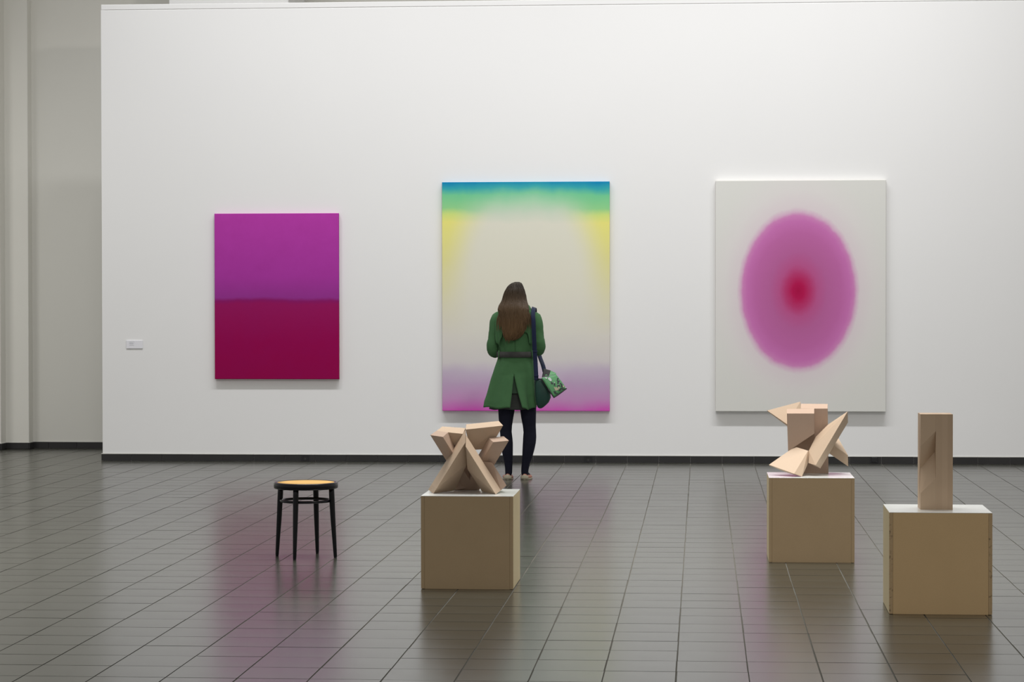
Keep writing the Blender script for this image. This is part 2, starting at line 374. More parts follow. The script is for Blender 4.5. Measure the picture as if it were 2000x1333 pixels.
# ------------------------------------------------------------------ pedestals
def pedestal(x0, x1, y0, y1, h, label, front, side, rot=0.0, edge=None):
    cx, cy = (x0+x1)/2, (y0+y1)/2
    e = empty('pedestal', (cx, cy, 0), label, 'pedestal', 'chipboard plinths'); e.rotation_euler.z = rot
    W2, D2, t = (x1-x0)/2, (y1-y0)/2, .018
    def pb(n, a, b, mt, bev=.0012):
        bm = bmesh.new(); add_box(bm, a, b, bev); return link(n, mesh_from(bm, n), mt, e)
    zt = h-.0025
    pb('side_panel', (-W2, -D2, .002), (-W2+t, D2, zt), side); pb('side_panel', (W2-t, -D2, .002), (W2, D2, zt), side)
    # front edge strips of the side panels are the same raw board as the front
    pb('edge_strip', (-W2, -D2-.0006, .002), (-W2+t-.0002, -D2+.0004, zt), edge or front, 0); pb('edge_strip', (W2-t+.0002, -D2-.0006, .002), (W2, -D2+.0004, zt), edge or front, 0)
    pb('front_panel', (-W2+t+.0002, -D2, 0), (W2-t-.0002, -D2+t, zt), front)
    pb('back_panel', (-W2+t+.0008, D2-t, 0), (W2-t-.0008, D2, zt), side)
    pb('top_panel', (-W2, -D2, zt), (W2, D2, h), M['laminate'], .0006)
    return e
pedestal(-1.4005, -.9025, -10.136, -9.645, .503, 'cube pedestal left of centre carrying the criss-cross wooden beams', M['mdf_a'], M['mdf_side_lit'])
pedestal(.5025, 1.0055, -8.687, -8.23, .503, 'cube pedestal in front of the oval painting, carrying the splayed wooden sculpture', M['mdf_a'], M['mdf_side_lit'])
pedestal(1.033, 1.536, -11.018, -10.54, .505, 'rightmost and nearest cube pedestal carrying the upright carved block', M['mdf_b'], M['mdf_side_lit'], -.012, M['mdf_edge'])

# ------------------------------------------------------------------ sculptures
def hull(name, pts, parent, mt, conv, y0, zmin, bev=.0012):
    bm = bmesh.new()
    for x, y, d in pts:
        v = U(*conv(x, y), y0+d)
        if v.z < zmin: v = G(*conv(x, y), zmin)
        bm.verts.new(v - parent.location)
    bmesh.ops.convex_hull(bm, input=bm.verts)
    bmesh.ops.delete(bm, geom=[v for v in bm.verts if not v.link_faces], context='VERTS')
    bmesh.ops.dissolve_limit(bm, angle_limit=math.radians(4), verts=bm.verts, edges=bm.edges)
    return link(name, mesh_from(bm, name), mt, parent)
c1 = lambda x, y: (835+.12*x, 815+.12*y)
s1 = empty('wooden_sculpture', (-1.15, -9.89, .503), 'pale wooden sculpture of criss-crossed slanting beams', 'sculpture', 'wooden sculptures')
BE, BP = M['beech'], M['beech2']
hull('beam', [(620, 205, .10), (615, 415, -.02), (145, 1165, -.05), (65, 1100, .08), (640, 770, .08), (410, 1140, .10), (95, 1246, .02), (10, 1185, .10), (640, 560, .18), (330, 1090, .19), (440, 1200, .15)], s1, BE, c1, -9.95, .5035)
hull('beam', [(625, 290, .07), (620, 480, -.04), (1110, 1260, -.05), (1195, 1195, .03), (650, 850, .06), (890, 1220, .13), (640, 660, .14), (980, 1160, .2)], s1, BE, c1, -9.95, .5035)
hull('beam', [(890, 720, .10), (1055, 745, .08), (1285, 1115, .06), (1195, 1195, .045), (1060, 1130, .07), (960, 720, .2), (1210, 1090, .2), (1000, 1100, .2)], s1, BP, c1, -9.95, .5035)
hull('beam', [(45, 295, .02), (250, 325, .0), (150, 222, .12), (335, 250, .10), (790, 1190, .25), (605, 1190, .25), (700, 1120, .33), (860, 1120, .33)], s1, BP, c1, -9.95, .5035)
hull('beam', [(1000, 345, .12), (1240, 315, .14), (1325, 385, .05), (1070, 410, .03), (842, 1190, .25), (590, 1190, .25), (480, 1170, .33), (760, 1120, .34)], s1, BP, c1, -9.95, .5035)
hull('beam', [(150, 222, .12), (240, 155, .22), (620, 180, .2), (575, 275, .1), (335, 250, .1), (440, 460, .12), (560, 500, .12), (600, 480, .2), (400, 330, .2)], s1, BE, c1, -9.95, .5035)
hull('beam', [(620, 205, .10), (1230, 140, .12), (1005, 525, .16), (700, 535, .14), (630, 120, .2), (1160, 65, .24), (960, 470, .26), (700, 480, .24)], s1, BE, c1, -9.95, .5035)

hull('beam', [(560, 640, .20), (720, 640, .20), (840, 1110, .22), (700, 1185, .24), (430, 1195, .24), (600, 640, .30), (700, 640, .30), (800, 1100, .32), (480, 1150, .33)], s1, BP, c1, -9.95, .5035)
c2 = lambda x, y: (1490+.12*x, 780+.12*y)
s2 = empty('wooden_sculpture', (.75, -8.40, .503), 'pale wooden sculpture of an upright block pierced by splayed slanting beams', 'sculpture', 'wooden sculptures')
Y2 = -8.45
hull('upright_block', [(390, 235, .03), (835, 235, .03), (840, 560, .03), (530, 770, .03), (410, 850, .03), (390, 160, .11), (835, 155, .11), (412, 850, .12), (530, 770, .12), (840, 560, .12)], s2, BP, c2, Y2, .5035)
hull('upright_block', [(412, 500, .10), (845, 500, .10), (412, 880, .10), (845, 880, .10), (412, 500, .19), (845, 500, .19), (412, 880, .19), (845, 880, .19)], s2, BP, c2, Y2, .5035)
hull('upright_block', [(615, 155, .12), (1055, 155, .12), (620, 75, .21), (1055, 80, .21), (640, 1212, .12), (1068, 1212, .12), (640, 1205, .21), (1068, 1205, .21)], s2, BP, c2, Y2, .5035)
hull('slanting_board', [(70, 185, .18), (610, 42, .32), (620, 160, .3), (395, 410, .18), (75, 202, .20), (395, 440, .20), (640, 300, .3), (600, 500, .22)], s2, BE, c2, Y2, .5035)
hull('slanting_beam', [(1000, 660, .10), (1165, 755, .09), (1385, 915, .07), (1390, 1098, .07), (1080, 885, .09), (1000, 830, .1), (1230, 640, .20), (1050, 560, .2), (1300, 980, .17)], s2, BE, c2, Y2, .5035)
hull('slanting_beam', [(1380, 200, .0), (1385, 380, .08), (935, 1130, -.03), (860, 1075, -.11), (740, 1040, -.05), (745, 845, .0), (860, 615, .06), (1060, 415, .10), (1250, 500, .14), (900, 950, .08)], s2, BE, c2, Y2, .5035)
hull('slanting_board', [(100, 1068, -.03), (520, 775, .04), (735, 840, -.02), (510, 1215, -.17), (636, 1263, -.14), (805, 890, .05), (640, 1150, -.02), (105, 1085, -.02), (390, 1195, -.10), (560, 1235, -.06)], s2, BE, c2, Y2, .5035)

b0 = G(1797.7, 996.1, .505); b1 = U(1860.8, 996.1, b0.y); hz = .478; wd = b1.x-b0.x
s3 = empty('wooden_sculpture', ((b0.x+b1.x)/2, b0.y, .505), 'upright laminated wooden block with a slanted notch carved in its front', 'sculpture', 'wooden sculptures')
def hull_l(name, pts, parent, mt):
    bm = bmesh.new()
    for p in pts: bm.verts.new(p)
    bmesh.ops.convex_hull(bm, input=bm.verts)
    bmesh.ops.dissolve_limit(bm, angle_limit=math.radians(2), verts=bm.verts, edges=bm.edges)
    return link(name, mesh_from(bm, name), mt, parent)
h2, xm, dep, vd = wd/2, wd*.5-.0845, .155, .055
zf = lambda y: (1275-y)/1200*hz
L_ = -h2; xs = -h2+wd*.475
def slab(name, xa, xb, ya, yb): 
    return hull_l(name, [(x, y, z) for x in (xa, xb) for y in (ya, yb) for z in (0, hz)], s3, M['beech_lam'])
slab('block_core', L_, xs, vd, dep); slab('block_half', xs+.0003, h2, 0, dep)
hull_l('notched_shoulder', [(L_, 0, hz), (xs, 0, hz), (xs, 0, zf(285)), (L_, 0, zf(480)), (L_, vd, hz), (xs, vd, hz), (xs, vd, zf(555)), (L_+.004, vd, zf(765))], s3, M['beech_lam'])
hull_l('notched_foot', [(L_, 0, 0), (xs, 0, 0), (xs, 0, zf(880)), (L_, 0, zf(1070)), (L_, vd, 0), (xs, vd, 0), (xs, vd, zf(555)), (L_+.004, vd, zf(765))], s3, M['beech_lam'])

# ------------------------------------------------------------------ stool
st = empty('stool', (-2.283, -8.568, 0), 'round black bentwood stool with a tan woven cane seat', 'stool'); st.rotation_euler.z = math.radians(-12)
def lathe(prof, n=48):
    bm = bmesh.new(); add_rings(bm, [[(r*math.cos(2*math.pi*i/n), r*math.sin(2*math.pi*i/n), z) for i in range(n)] for r, z in prof], False)
    vr = bm.verts; bmesh.ops.remove_doubles(bm, verts=bm.verts, dist=1e-6); return bm
R0, ZT = .194, .455
bm = lathe([(R0-.028, ZT-.036), (R0-.008, ZT-.038), (R0-.001, ZT-.034), (R0, ZT-.02), (R0, ZT-.004), (R0-.004, ZT), (R0-.014, ZT+.001), (R0-.02, ZT-.003), (R0-.028, ZT-.006), (R0-.028, ZT-.036)])
link('seat_rim', mesh_from(bm, 'seat_rim'), M['black'], st, True)
bm = lathe([(0.0001, ZT+.004), (.06, ZT+.0035), (.12, ZT+.002), (R0-.022, ZT-.001), (R0-.024, ZT-.006), (0.0001, ZT-.006)]); link('cane_seat', mesh_from(bm, 'cane_seat'), M['cane'], st, True)
for q in range(4):
    a = math.radians(90*q+90); c_, s_ = math.cos(a), math.sin(a)
    pts = [(c_*r, s_*r, z) for r, z in ((.165, ZT-.03), (.166, .39), (.169, .33), (.175, .22), (.183, .10), (.1885, .012), (.189, 0))]
    bm = bmesh.new(); add_tube(bm, pts, [.0165, .0168, .0165, .015, .0125, .0105, .0085], 14); link('leg', mesh_from(bm, 'leg'), M['black'], st, True)
bm = bmesh.new(); n = 48; rings = []
for i in range(n):
    a = 2*math.pi*i/n; rings.append([((.150+.0085*math.cos(b))*math.cos(a), (.150+.0085*math.cos(b))*math.sin(a), .343+.0085*math.sin(b)) for b in [2*math.pi*j/10 for j in range(10)]])
rings.append(rings[0]); add_rings(bm, rings, False); bmesh.ops.remove_doubles(bm, verts=bm.verts, dist=1e-6)
link('stretcher_ring', mesh_from(bm, 'stretcher_ring'), M['black'], st, True)

# ------------------------------------------------------------------ woman in the green coat
PX, PY = -1.495, -2.15
SC = 226.3
def lx(px): return (px-1007)/SC
def lz(py): return (938-py)/SC
woman = empty('person', (PX, PY, 0), 'long-haired person seen from behind in a belted green coat and dark tights', 'person')
M['skin'] = mottled('skin', (.55, .33, .24), (.60, .37, .28), 8, .55, .35)
M['tights'] = mottled('navy_tights', (.0085, .009, .018), (.013, .014, .026), 30, .85, .15)
def fabric(name, a, b, rough=.85, wv=700, bump=.25, spec=.2, sheen=.15):
    m = mat(name, a, rough, spec); k = N(m); v = k.coord('Object')
    k.base(k.mix(k.noise(v, 14, 5, .6), a, b)); k.bump(k.math('ADD', k.noise(v, wv, 2), k.math('MULTIPLY', k.noise(v, 28, 3), 3.0)), bump, .0015)
    k.b.inputs['Sheen Weight'].default_value = sheen
    return m
M['coat'] = fabric('green_cotton', (.066, .165, .068), (.050, .13, .053), sheen=.04)
M['belt'] = fabric('grey_tweed', (.075, .075, .07), (.03, .032, .03), wv=260, bump=.5)
M['skirt'] = fabric('charcoal_tweed', (.055, .06, .055), (.03, .033, .03), wv=260, bump=.5)
M['shoe_cream'] = mottled('cream_leather', (.46, .42, .32), (.40, .36, .27), 20, .5, .4)
M['shoe_pink'] = mottled('salmon_leather', (.46, .20, .14), (.40, .17, .12), 20, .5, .4)
M['navy'] = fabric('navy_webbing', (.008, .016, .055), (.006, .011, .038), .7, 900, .2)

def realise(bm, name, voxel, smooth_it=6):
    me0 = bpy.data.meshes.new('tmp'); bmesh.ops.recalc_face_normals(bm, faces=bm.faces); bm.to_mesh(me0); bm.free()
    o = bpy.data.objects.new('tmp', me0); C.objects.link(o)
    md = o.modifiers.new('r', 'REMESH'); md.mode = 'VOXEL'; md.voxel_size = voxel
    ms = o.modifiers.new('s', 'SMOOTH'); ms.iterations = smooth_it; ms.factor = .5
    dg = bpy.context.evaluated_depsgraph_get(); dg.update()
    me = bpy.data.meshes.new_from_object(o.evaluated_get(dg)); me.name = name
    bpy.data.objects.remove(o); bpy.data.meshes.remove(me0)
    return me
# ---- body: one continuous surface
bm = bmesh.new()
def loft(bm, rows, n=24):       # rows: (z, cx, cy, rx, ry)
    add_rings(bm, [ell(cx, cy, z, rx, ry, n) for z, cx, cy, rx, ry in rows])
loft(bm, [(.80, .005, 0, .15, .11), (.88, .003, -.01, .17, .125), (.96, 0, -.01, .165, .12), (1.04, 0, 0, .135, .10), (1.10, 0, 0, .125, .092), (1.2, 0, .0, .14, .10), (1.3, 0, 0, .150, .105), (1.37, 0, -.005, .145, .092), (1.42, 0, -.005, .105, .072), (1.47, 0, .0, .07, .058)])
loft(bm, [(1.43, 0, 0, .06, .055), (1.48, 0, .01, .052, .052), (1.56, 0, .03, .05, .055)])
# head, tilted down a little
loft(bm, [(z_, -.010, cy_, rx_*.88, ry_*.94) for z_, _, cy_, rx_, ry_ in [(1.485, 0, .085, .020, .020), (1.495, 0, .082, .036, .034), (1.52, 0, .066, .053, .062), (1.55, 0, .052, .062, .080), (1.59, 0, .042, .069, .092), (1.63, 0, .034, .073, .097), (1.66, 0, .028, .070, .092), (1.685, 0, .024, .058, .076), (1.700, 0, .022, .036, .048), (1.705, 0, .022, .012, .016)]])
add_tube(bm, [(-.010, .122, 1.610), (-.010, .134, 1.585), (-.010, .144, 1.565), (-.010, .126, 1.557)], [.007, .010, .012, .008], 8)     # nose
for s in (-1, 1): add_tube(bm, [(s*.062-.010, .025, 1.555), (s*.066-.010, .018, 1.58), (s*.066-.010, .015, 1.61)], [.008, .013, .010], 8)   # ears
add_tube(bm, [(-.030, .114, 1.532), (-.010, .123, 1.533), (.010, .114, 1.532)], [.004, .008, .004], 8)                         # lips
legs = {-1: [(932, 991, .0, .025, .034), (925, 992, .0, .031, .037), (917, 992.0, .0, .032, .038), (905, 991.5, -.002, .036, .043), (893, 990.6, -.006, .043, .052), (880, 989.3, -.012, .050, .060), (866, 988.4, -.012, .054, .062), (855, 987.6, -.006, .0525, .058), (845, 986.4, .004, .0515, .057), (833, 986.2, .008, .055, .062), (818, 986.6, .006, .064, .070), (804, 987.5, .002, .071, .077), (780, 988, .0, .080, .088), (745, 989, -.004, .088, .10)],
        1: [(932, 1024, .0, .025, .034), (925, 1023.5, .0, .031, .037), (917, 1024.0, .0, .033, .038), (905, 1026, -.002, .037, .044), (893, 1028.8, -.006, .045, .054), (880, 1031.0, -.012, .052, .062), (866, 1032.8, -.012, .057, .064), (855, 1033.5, -.006, .0575, .060), (845, 1033.5, .004, .0555, .058), (833, 1032.5, .008, .057, .062), (818, 1031.2, .006, .064, .070), (804, 1030.4, .002, .069, .077), (780, 1029, .0, .080, .088), (745, 1026, -.004, .088, .10)]}
for s in (-1, 1): loft(bm, [(lz(py), lx(px), cy-.02, rx, ry) for py, px, cy, rx, ry in legs[s]])
FT = {-1: (lx(991), -.035), 1: (lx(1024), .035)}
for s in (-1, 1):   # feet
    x, tw = FT[s]
    add_tube(bm, [(x, -.045, .034), (x, .0, .040), (x+tw*.25, .08, .032), (x+tw*.5, .13, .024), (x+tw*.55, .15, .020)], [.022, .028, .028, .022, .012], 10)
arm = {}
for s in (-1, 1):
    ex = lx(961) if s < 0 else lx(1052.5); ez = 1.115 if s < 0 else 1.13
    sh = (s*.150, -.008, 1.372); el = (ex, -.02, ez); wr = (s*.060, .235, 1.135)
    arm[s] = (sh, el, wr)
    add_tube(bm, [(s*.09, -.005, 1.365), sh, ((sh[0]+el[0])/2+s*.01, -.02, (sh[2]+el[2])/2), (el[0], el[1], el[2]+.01)], [.046, .048, .042, .036], 12)
    add_tube(bm, [(el[0], el[1], el[2]+.005), (el[0]*.82, .05, ez+.005), ((el[0]+wr[0])/2, .12, (ez+wr[2])/2), wr], [.038, .041, .035, .025], 12)
    # palm, four unequal curled fingers and thumb
    p0 = Vector(wr); dirv = Vector((-s*.35, .80, .10)).normalized(); side = Vector((0, -.1, 1)).normalized(); inn = Vector((-s, 0, 0))
    pc = p0+dirv*.045
    add_tube(bm, [p0-dirv*.01, p0+dirv*.02, p0+dirv*.06, p0+dirv*.085], [.022, .028, .031, .026], 10)
    for q, (off, ln) in enumerate(((.027, .068), (.009, .078), (-.009, .073), (-.026, .056))):
        b = p0+dirv*.080+side*off
        add_tube(bm, [b, b+dirv*ln*.45+inn*.006, b+dirv*ln*.75+inn*.024, b+dirv*ln*.82+inn*.042], [.0095, .009, .0085, .007], 8)
    b = p0+dirv*.025+side*.024
    add_tube(bm, [b, b+side*.024+dirv*.022+inn*.010, b+side*.030+dirv*.048+inn*.022, b+side*.028+dirv*.066+inn*.026], [.012, .011, .0095, .0075], 8)
me = realise(bm, 'body', .0055, 5)
me.materials.append(M['skin']); me.materials.append(M['tights'])
for p in me.polygons:
    z = p.center.z
    p.material_index = 1 if z < .98 and abs(p.center.y) < .25 else 0
    p.use_smooth = True
link('body', me, None, woman)
M['eye'] = mat('eye', (.7, .7, .68), .2)
for s in (-1, 1):
    bm = bmesh.new(); bmesh.ops.create_uvsphere(bm, u_segments=12, v_segments=8, radius=.011); bm.transform(Matrix.Translation((s*.028-.010, .106, 1.60))); link('eye', mesh_from(bm, 'eye'), M['eye'], woman, True)

# ---- shoes (ballet flats: cream heel, salmon quarter)
for s in (-1, 1):
    x, tw = FT[s]; e_rows = []
    def outline(grow, z, y0=-.072, y1=.175):
        out = []
        for i in range(28):
            t = 2*math.pi*i/28; yy = (y0+y1)/2 + (y1-y0+2*grow)/2*math.sin(t)
            f = (yy-y0)/(y1-y0); half = (.034+.010*math.sin(max(0, min(1, f))*math.pi*.95))+grow
            out.append((x+tw*max(0, f-.25)*.8+half*math.cos(t), yy, z))
        return out
    bm = bmesh.new(); add_rings(bm, [outline(.003, 0), outline(.004, .004), outline(.004, .011), outline(.0, .012)]); sh_ = link('shoe_sole', mesh_from(bm, 'shoe_sole'), M['shoe_cream'], woman, True)
    bm = bmesh.new(); top = [(a, b, .040+.016*max(0, -(b+.03)/.045) - .010*smoothstep(-.02, .12, b)) for a, b, c_ in outline(-.006, 0)]
    add_rings(bm, [outline(.002, .010), outline(.003, .022), top], False); o = link('shoe_upper', mesh_from(bm, 'shoe_upper'), M['shoe_pink'], woman, True)
    sm = o.modifiers.new('t', 'SOLIDIFY'); sm.thickness = .004
    # cream heel counter with a peaked top
    bm = bmesh.new(); cols = []
    for i in range(13):
        a = math.pi*(1.5 + (i-6)/6*.30); pk = 1-abs(i-6)/6
        cols.append([(x+math.cos(a)*(.0395)*.98, -.032+math.sin(a)*.045, z) for z in (.010, .018, .026, .030+.018*pk)])
    vs = [[bm.verts.new(p) for p in c_] for c_ in cols]
    for a, b in zip(vs, vs[1:]):
        for q in range(3): bm.faces.new((a[q], b[q], b[q+1], a[q+1]))
    o = link('heel_counter', mesh_from(bm, 'heel_counter'), M['shoe_cream'], woman, True); sm = o.modifiers.new('t', 'SOLIDIFY'); sm.thickness = .004; sm.offset = 1

# ---- coat
tab = [(lz(799), lx(997), .232, .175), (lz(785), lx(997), .226, .172), (lz(770), lx(998.5), .214, .168), (lz(740), lx(1001.5), .197, .158), (lz(720), lx(1004), .181, .148), (lz(700), lx(1007), .160, .134), (lz(692), lx(1007), .156, .130), (lz(684), lx(1007), .157, .130), (lz(660), lx(1006), .172, .132), (lz(635), lx(1006), .184, .134), (lz(618), lx(1006), .178, .128), (lz(606), lx(1007), .142, .112), (lz(597), lx(1007), .118, .095), (lz(590), lx(1007), .078, .078), (lz(583), lx(1007), .068, .070)]
tab.sort()
ZH, ZS, ZTOP = lz(799), lz(731), lz(584)
NA = 120; bm = bmesh.new(); rows = []
zs = [ZH+(ZTOP-ZH)*i/64 for i in range(65)]
def coat_pt(th, z, grow=0.0, folds=True):
    cx, rx, ry = interp(tab, z)
    s_ = smoothstep(lz(700), ZH, z) if False else max(0, min(1, (lz(702)-z)/(lz(702)-ZH)))
    f = 0
    if folds:
        dl = abs((th+math.pi/2+math.pi) % (2*math.pi)-math.pi); f = s_*(.019*math.cos(6*(dl-1.02))+.010*math.sin(9*th+.8)) + .004*math.sin(11*th+z*25)*max(0, 1-abs(z-1.15)/.3)
        dth = abs((th+math.pi/2+math.pi) % (2*math.pi)-math.pi); f *= smoothstep(.15, .75, dth)
        if z > lz(690): f += .006*noise.noise((th*2.2, z*9, 3.1))
    c_, s2 = math.cos(th), math.sin(th)
    ex = .86
    X = math.copysign(abs(c_)**ex, c_); Y = math.copysign(abs(s2)**ex, s2)
    return Vector((cx+(rx+grow+f)*X, -.005+(ry+grow+f)*Y, z))
for z in zs:
    row = []
    for i in range(NA+1):
        # th runs from the back centre right round to the back centre again
        g = i/NA; th = -math.pi/2 + 2*math.pi*g
        p = coat_pt(th, z)
        if z < ZS:        # open vent at the back
            t = (ZS-z)/(ZS-ZH); apx = lx(1005)
            wl, wr_ = apx+(lx(998)-apx)*t, apx+(lx(1022)-apx)*t**1.1
            wgt_r = max(0, 1-g/.14); wgt_l = max(0, 1-(1-g)/.14)
            base = coat_pt(-math.pi/2, z).x
            p.x += (wr_-base)*wgt_r + (wl-base)*wgt_l
            p.y -= .016*t*(wgt_r**2+.6*wgt_l**2)
        hem = .010*math.sin(3*th+.5)+.006*math.sin(7*th) - .03*max(0, -math.cos(th))*0
        if z < ZH+.12: p.z += hem*(1-(z-ZH)/.12) + (.032*abs(math.cos(th))**2.5)*(1-(z-ZH)/.12)
        row.append(p)
    rows.append(row)
add_rings(bm, rows, False, False)
bmesh.ops.remove_doubles(bm, verts=[v for v in bm.verts if v.co.z > ZS], dist=1e-4)
coat = link('coat', mesh_from(bm, 'coat'), M['coat'], woman, True)
sm = coat.modifiers.new('t', 'SOLIDIFY'); sm.thickness = .006; sm.offset = -1
# sleeves
for s in (-1, 1):
    sh, el, wr = arm[s]
    path = catmull([(s*.115, -.005, 1.405), (s*.164, -.012, 1.375), ((sh[0]+el[0])/2+s*.008, -.022, (sh[2]+el[2])/2), (el[0]+s*.001, -.026, el[2]+.03), (el[0]-s*.008, .0, el[2]-.005), (el[0]*.86, .06, el[2]-.003), ((el[0]+wr[0])/2, .125, (el[2]+wr[2])/2), (wr[0]+s*.012, .205, wr[2])], 6)
    n_ = len(path); rad = []
    for i in range(n_):
        t = i/(n_-1); r_ = interp([(0, .060), (.14, .064), (.3, .055), (.52, .051), (.62, .053), (.8, .047), (1, .040)], t)[0]
        rad.append(r_+.0008*math.sin(i*1.7)+.0006*math.sin(i*2.9+1))
    bm = bmesh.new(); add_tube(bm, path, rad, 20, True)
    for v in bm.verts: v.co += Vector((noise.noise(v.co*22), noise.noise(v.co*22+Vector((9, 0, 0))), noise.noise(v.co*22+Vector((0, 9, 0)))))*.004
    link('sleeve', mesh_from(bm, 'sleeve'), M['coat'], woman, True)
# belt with loops
def band(name, z0, z1, grow, mt, a0=0, a1=2*math.pi, n=96, th=.004):
    bm = bmesh.new(); rows = []
    for z in (z0, (z0+z1)/2, z1): rows.append([coat_pt(a0+(a1-a0)*i/n, z, grow, False) for i in range(n+1)])
    add_rings(bm, rows, False, False); bmesh.ops.remove_doubles(bm, verts=bm.verts, dist=1e-5)
    o = link(name, mesh_from(bm, name), mt, woman, True); sm = o.modifiers.new('t', 'SOLIDIFY'); sm.thickness = th; sm.offset = 1; return o
band('belt', lz(698), lz(687), .010, M['belt'])
for px in (975.5, 1038.5):
    cx, rx, ry = interp(tab, lz(692)); xx = (lx(px)-cx)/(rx+.012); a = -math.acos(max(-1, min(1, math.copysign(abs(xx)**(1/.86), xx))))
    band('belt_loop', lz(700.5), lz(684.5), .0155, M['coat'], a-.045, a+.045, 4, .004)
# back cape flap with a rippled lower edge
bm = bmesh.new(); rows = []; nf = 72
for j in range(15):
    row = []
    for i in range(nf+1):
        u = -1+2*i/nf; th = -math.pi/2+u*1.02
        low = lz(648) - (lz(648)-lz(675))*smoothstep(.42, .80, abs(u)) + .028*smoothstep(.85, 1.0, abs(u))
        low += .006*math.sin(u*26)
        z = lz(606)+(low-lz(606))*j/14
        gr = .009+.013*(j/14)**1.3*(1+.5*math.sin(u*24))
        row.append(coat_pt(th, z, gr, False))
    rows.append(row)
add_rings(bm, rows, False, False)
o = link('back_flap', mesh_from(bm, 'back_flap'), M['coat'], woman, True); sm = o.modifiers.new('t', 'SOLIDIFY'); sm.thickness = .004
# collar
bm = bmesh.new(); add_rings(bm, [ell(0, .0, lz(601), .105, .09, 40), ell(0, .0, lz(593), .088, .082, 40), ell(0, .0, lz(585), .076, .076, 40), ell(0, 0, lz(586), .066, .067, 40)], False)
link('collar', mesh_from(bm, 'collar'), M['coat'], woman, True)
# skirt below the coat
bm = bmesh.new(); rows = []
for z in [lz(800)+(.98-lz(800))*i/16 for i in range(17)]:
    row = []
    for i in range(96):
        th = 2*math.pi*i/96; p = coat_pt(th, z, -.034, False); row.append(Vector((p.x+.006, p.y*.97, z+.004*math.sin(6*th)*(z < .65))))
    rows.append(row)
add_rings(bm, rows, False); o = link('skirt', mesh_from(bm, 'skirt'), M['skirt'], woman, True); sm = o.modifiers.new('t', 'SOLIDIFY'); sm.thickness = .004
# inner green pleat seen at the top of the vent
bm = bmesh.new(); rows = []
for z in [lz(768)+(lz(731)-lz(768))*i/8 for i in range(9)]:
    rows.append([coat_pt(-math.pi/2+u, z, -.018, False) for u in [-.28+.56*q/12 for q in range(13)]])
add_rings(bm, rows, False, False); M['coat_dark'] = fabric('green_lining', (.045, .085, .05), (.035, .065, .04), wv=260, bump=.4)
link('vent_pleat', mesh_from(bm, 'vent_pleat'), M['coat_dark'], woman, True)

# ---- hair
m = mat('brown_hair', (.05, .03, .015), .5, .28); k = N(m); v = k.coord('Object', (1, 1, .06))
cc_ = k.n('ShaderNodeTexCoord'); sp = k.n('ShaderNodeSeparateXYZ'); k.l(cc_.outputs['Object'], sp.inputs[0])
mr = k.n('ShaderNodeMapRange'); mr.inputs['From Min'].default_value = lz(560); mr.inputs['From Max'].default_value = lz(645); k.l(sp.outputs[2], mr.inputs['Value'])
tone = k.mix(mr.outputs[0], (.034, .023, .013), (.085, .046, .019)); g = k.noise(v, 150, 3, .7)
k.base(k.mix(k.math('MULTIPLY', g, .7), tone, k.mix(mr.outputs[0], (.018, .012, .008), (.25, .15, .07)))); k.bump(g, .5, .003); M['hair'] = m
htab = [  # py, left px, right px, centre y, depth half
    (550.5, 1004, 1012, .025, .020), (552, 999, 1016, .022, .045), (555, 995, 1018, .018, .070), (560, 990.5, 1020.5, .012, .092), (568, 985.5, 1023, .004, .113), (578, 982, 1025.5, .0, .118), (588, 979.5, 1027.5, -.015, .120), (596, 975, 1030.5, -.055, .108), (604, 973, 1033, -.095, .088), (612, 975.5, 1032, -.118, .068), (625, 978.5, 1030.5, -.133, .056), (640, 981, 1028.5, -.144, .047), (652, 983, 1024, -.152, .038), (659, 985.5, 1016, -.158, .030), (663, 989, 1007, -.162, .022)]
ht = sorted([(lz(py), lx((a+b)/2), (b-a)/2/SC, cy, dy) for py, a, b, cy, dy in htab])
def hair_pt(th, z, off=0.0):
    cx, rx, cy, ry = interp(ht, z)
    return Vector((cx+(rx+off)*math.cos(th), cy+(ry+off)*math.sin(th), z))
bm = bmesh.new(); NH = 96; rows = []
for i in range(44):
    z = ht[0][0]+(ht[-1][0]-ht[0][0])*(i/43)
    row = []
    for j in range(NH):
        th = 2*math.pi*j/NH
        gz = .0035*noise.noise((math.cos(th)*14, math.sin(th)*14, z*1.5))+.0022*noise.noise((math.cos(th)*34, math.sin(th)*34, z*2))
        p = hair_pt(th, z, gz)
        front = max(0, math.sin(th))                   # open the shape over the face
        if z > lz(598): p.y -= front*smoothstep(lz(566), lz(585), z)*.09
        if i < 4: p.z += .02*noise.noise((math.cos(th)*9, math.sin(th)*9, 0))
        row.append(p)
    rows.append(row)
add_rings(bm, rows, True)
# strands laid over the fall of hair
hr_ = random.Random(11)
for q in range(420):
    th = -math.pi/2+hr_.gauss(0, .75)
    if not -math.pi-.15 < th < .15: continue
    zt = lz(hr_.uniform(551.5, 585)); zb = lz(hr_.triangular(625, 672, 663) - 10*max(0, math.cos(th))); 
    if abs(th+math.pi/2) > 1.1: zb = lz(hr_.uniform(605, 648))
    pts = []; wv, ph = hr_.uniform(.001, .004), hr_.uniform(0, 6)
    for i in range(15):
        z = zt+(zb-zt)*i/14; zc = max(z, ht[0][0]+.004)
        t = th + .05*math.sin(i*.5+ph)*.5
        p = hair_pt(t, zc, .0015+wv*math.sin(i*.45+ph)*.5+.001); p.z = z
        pts.append(p)
    add_tube(bm, pts, [.0008]+[.0026]*8+[.0024, .0022, .002, .0016, .0011, .0005], 3, False)
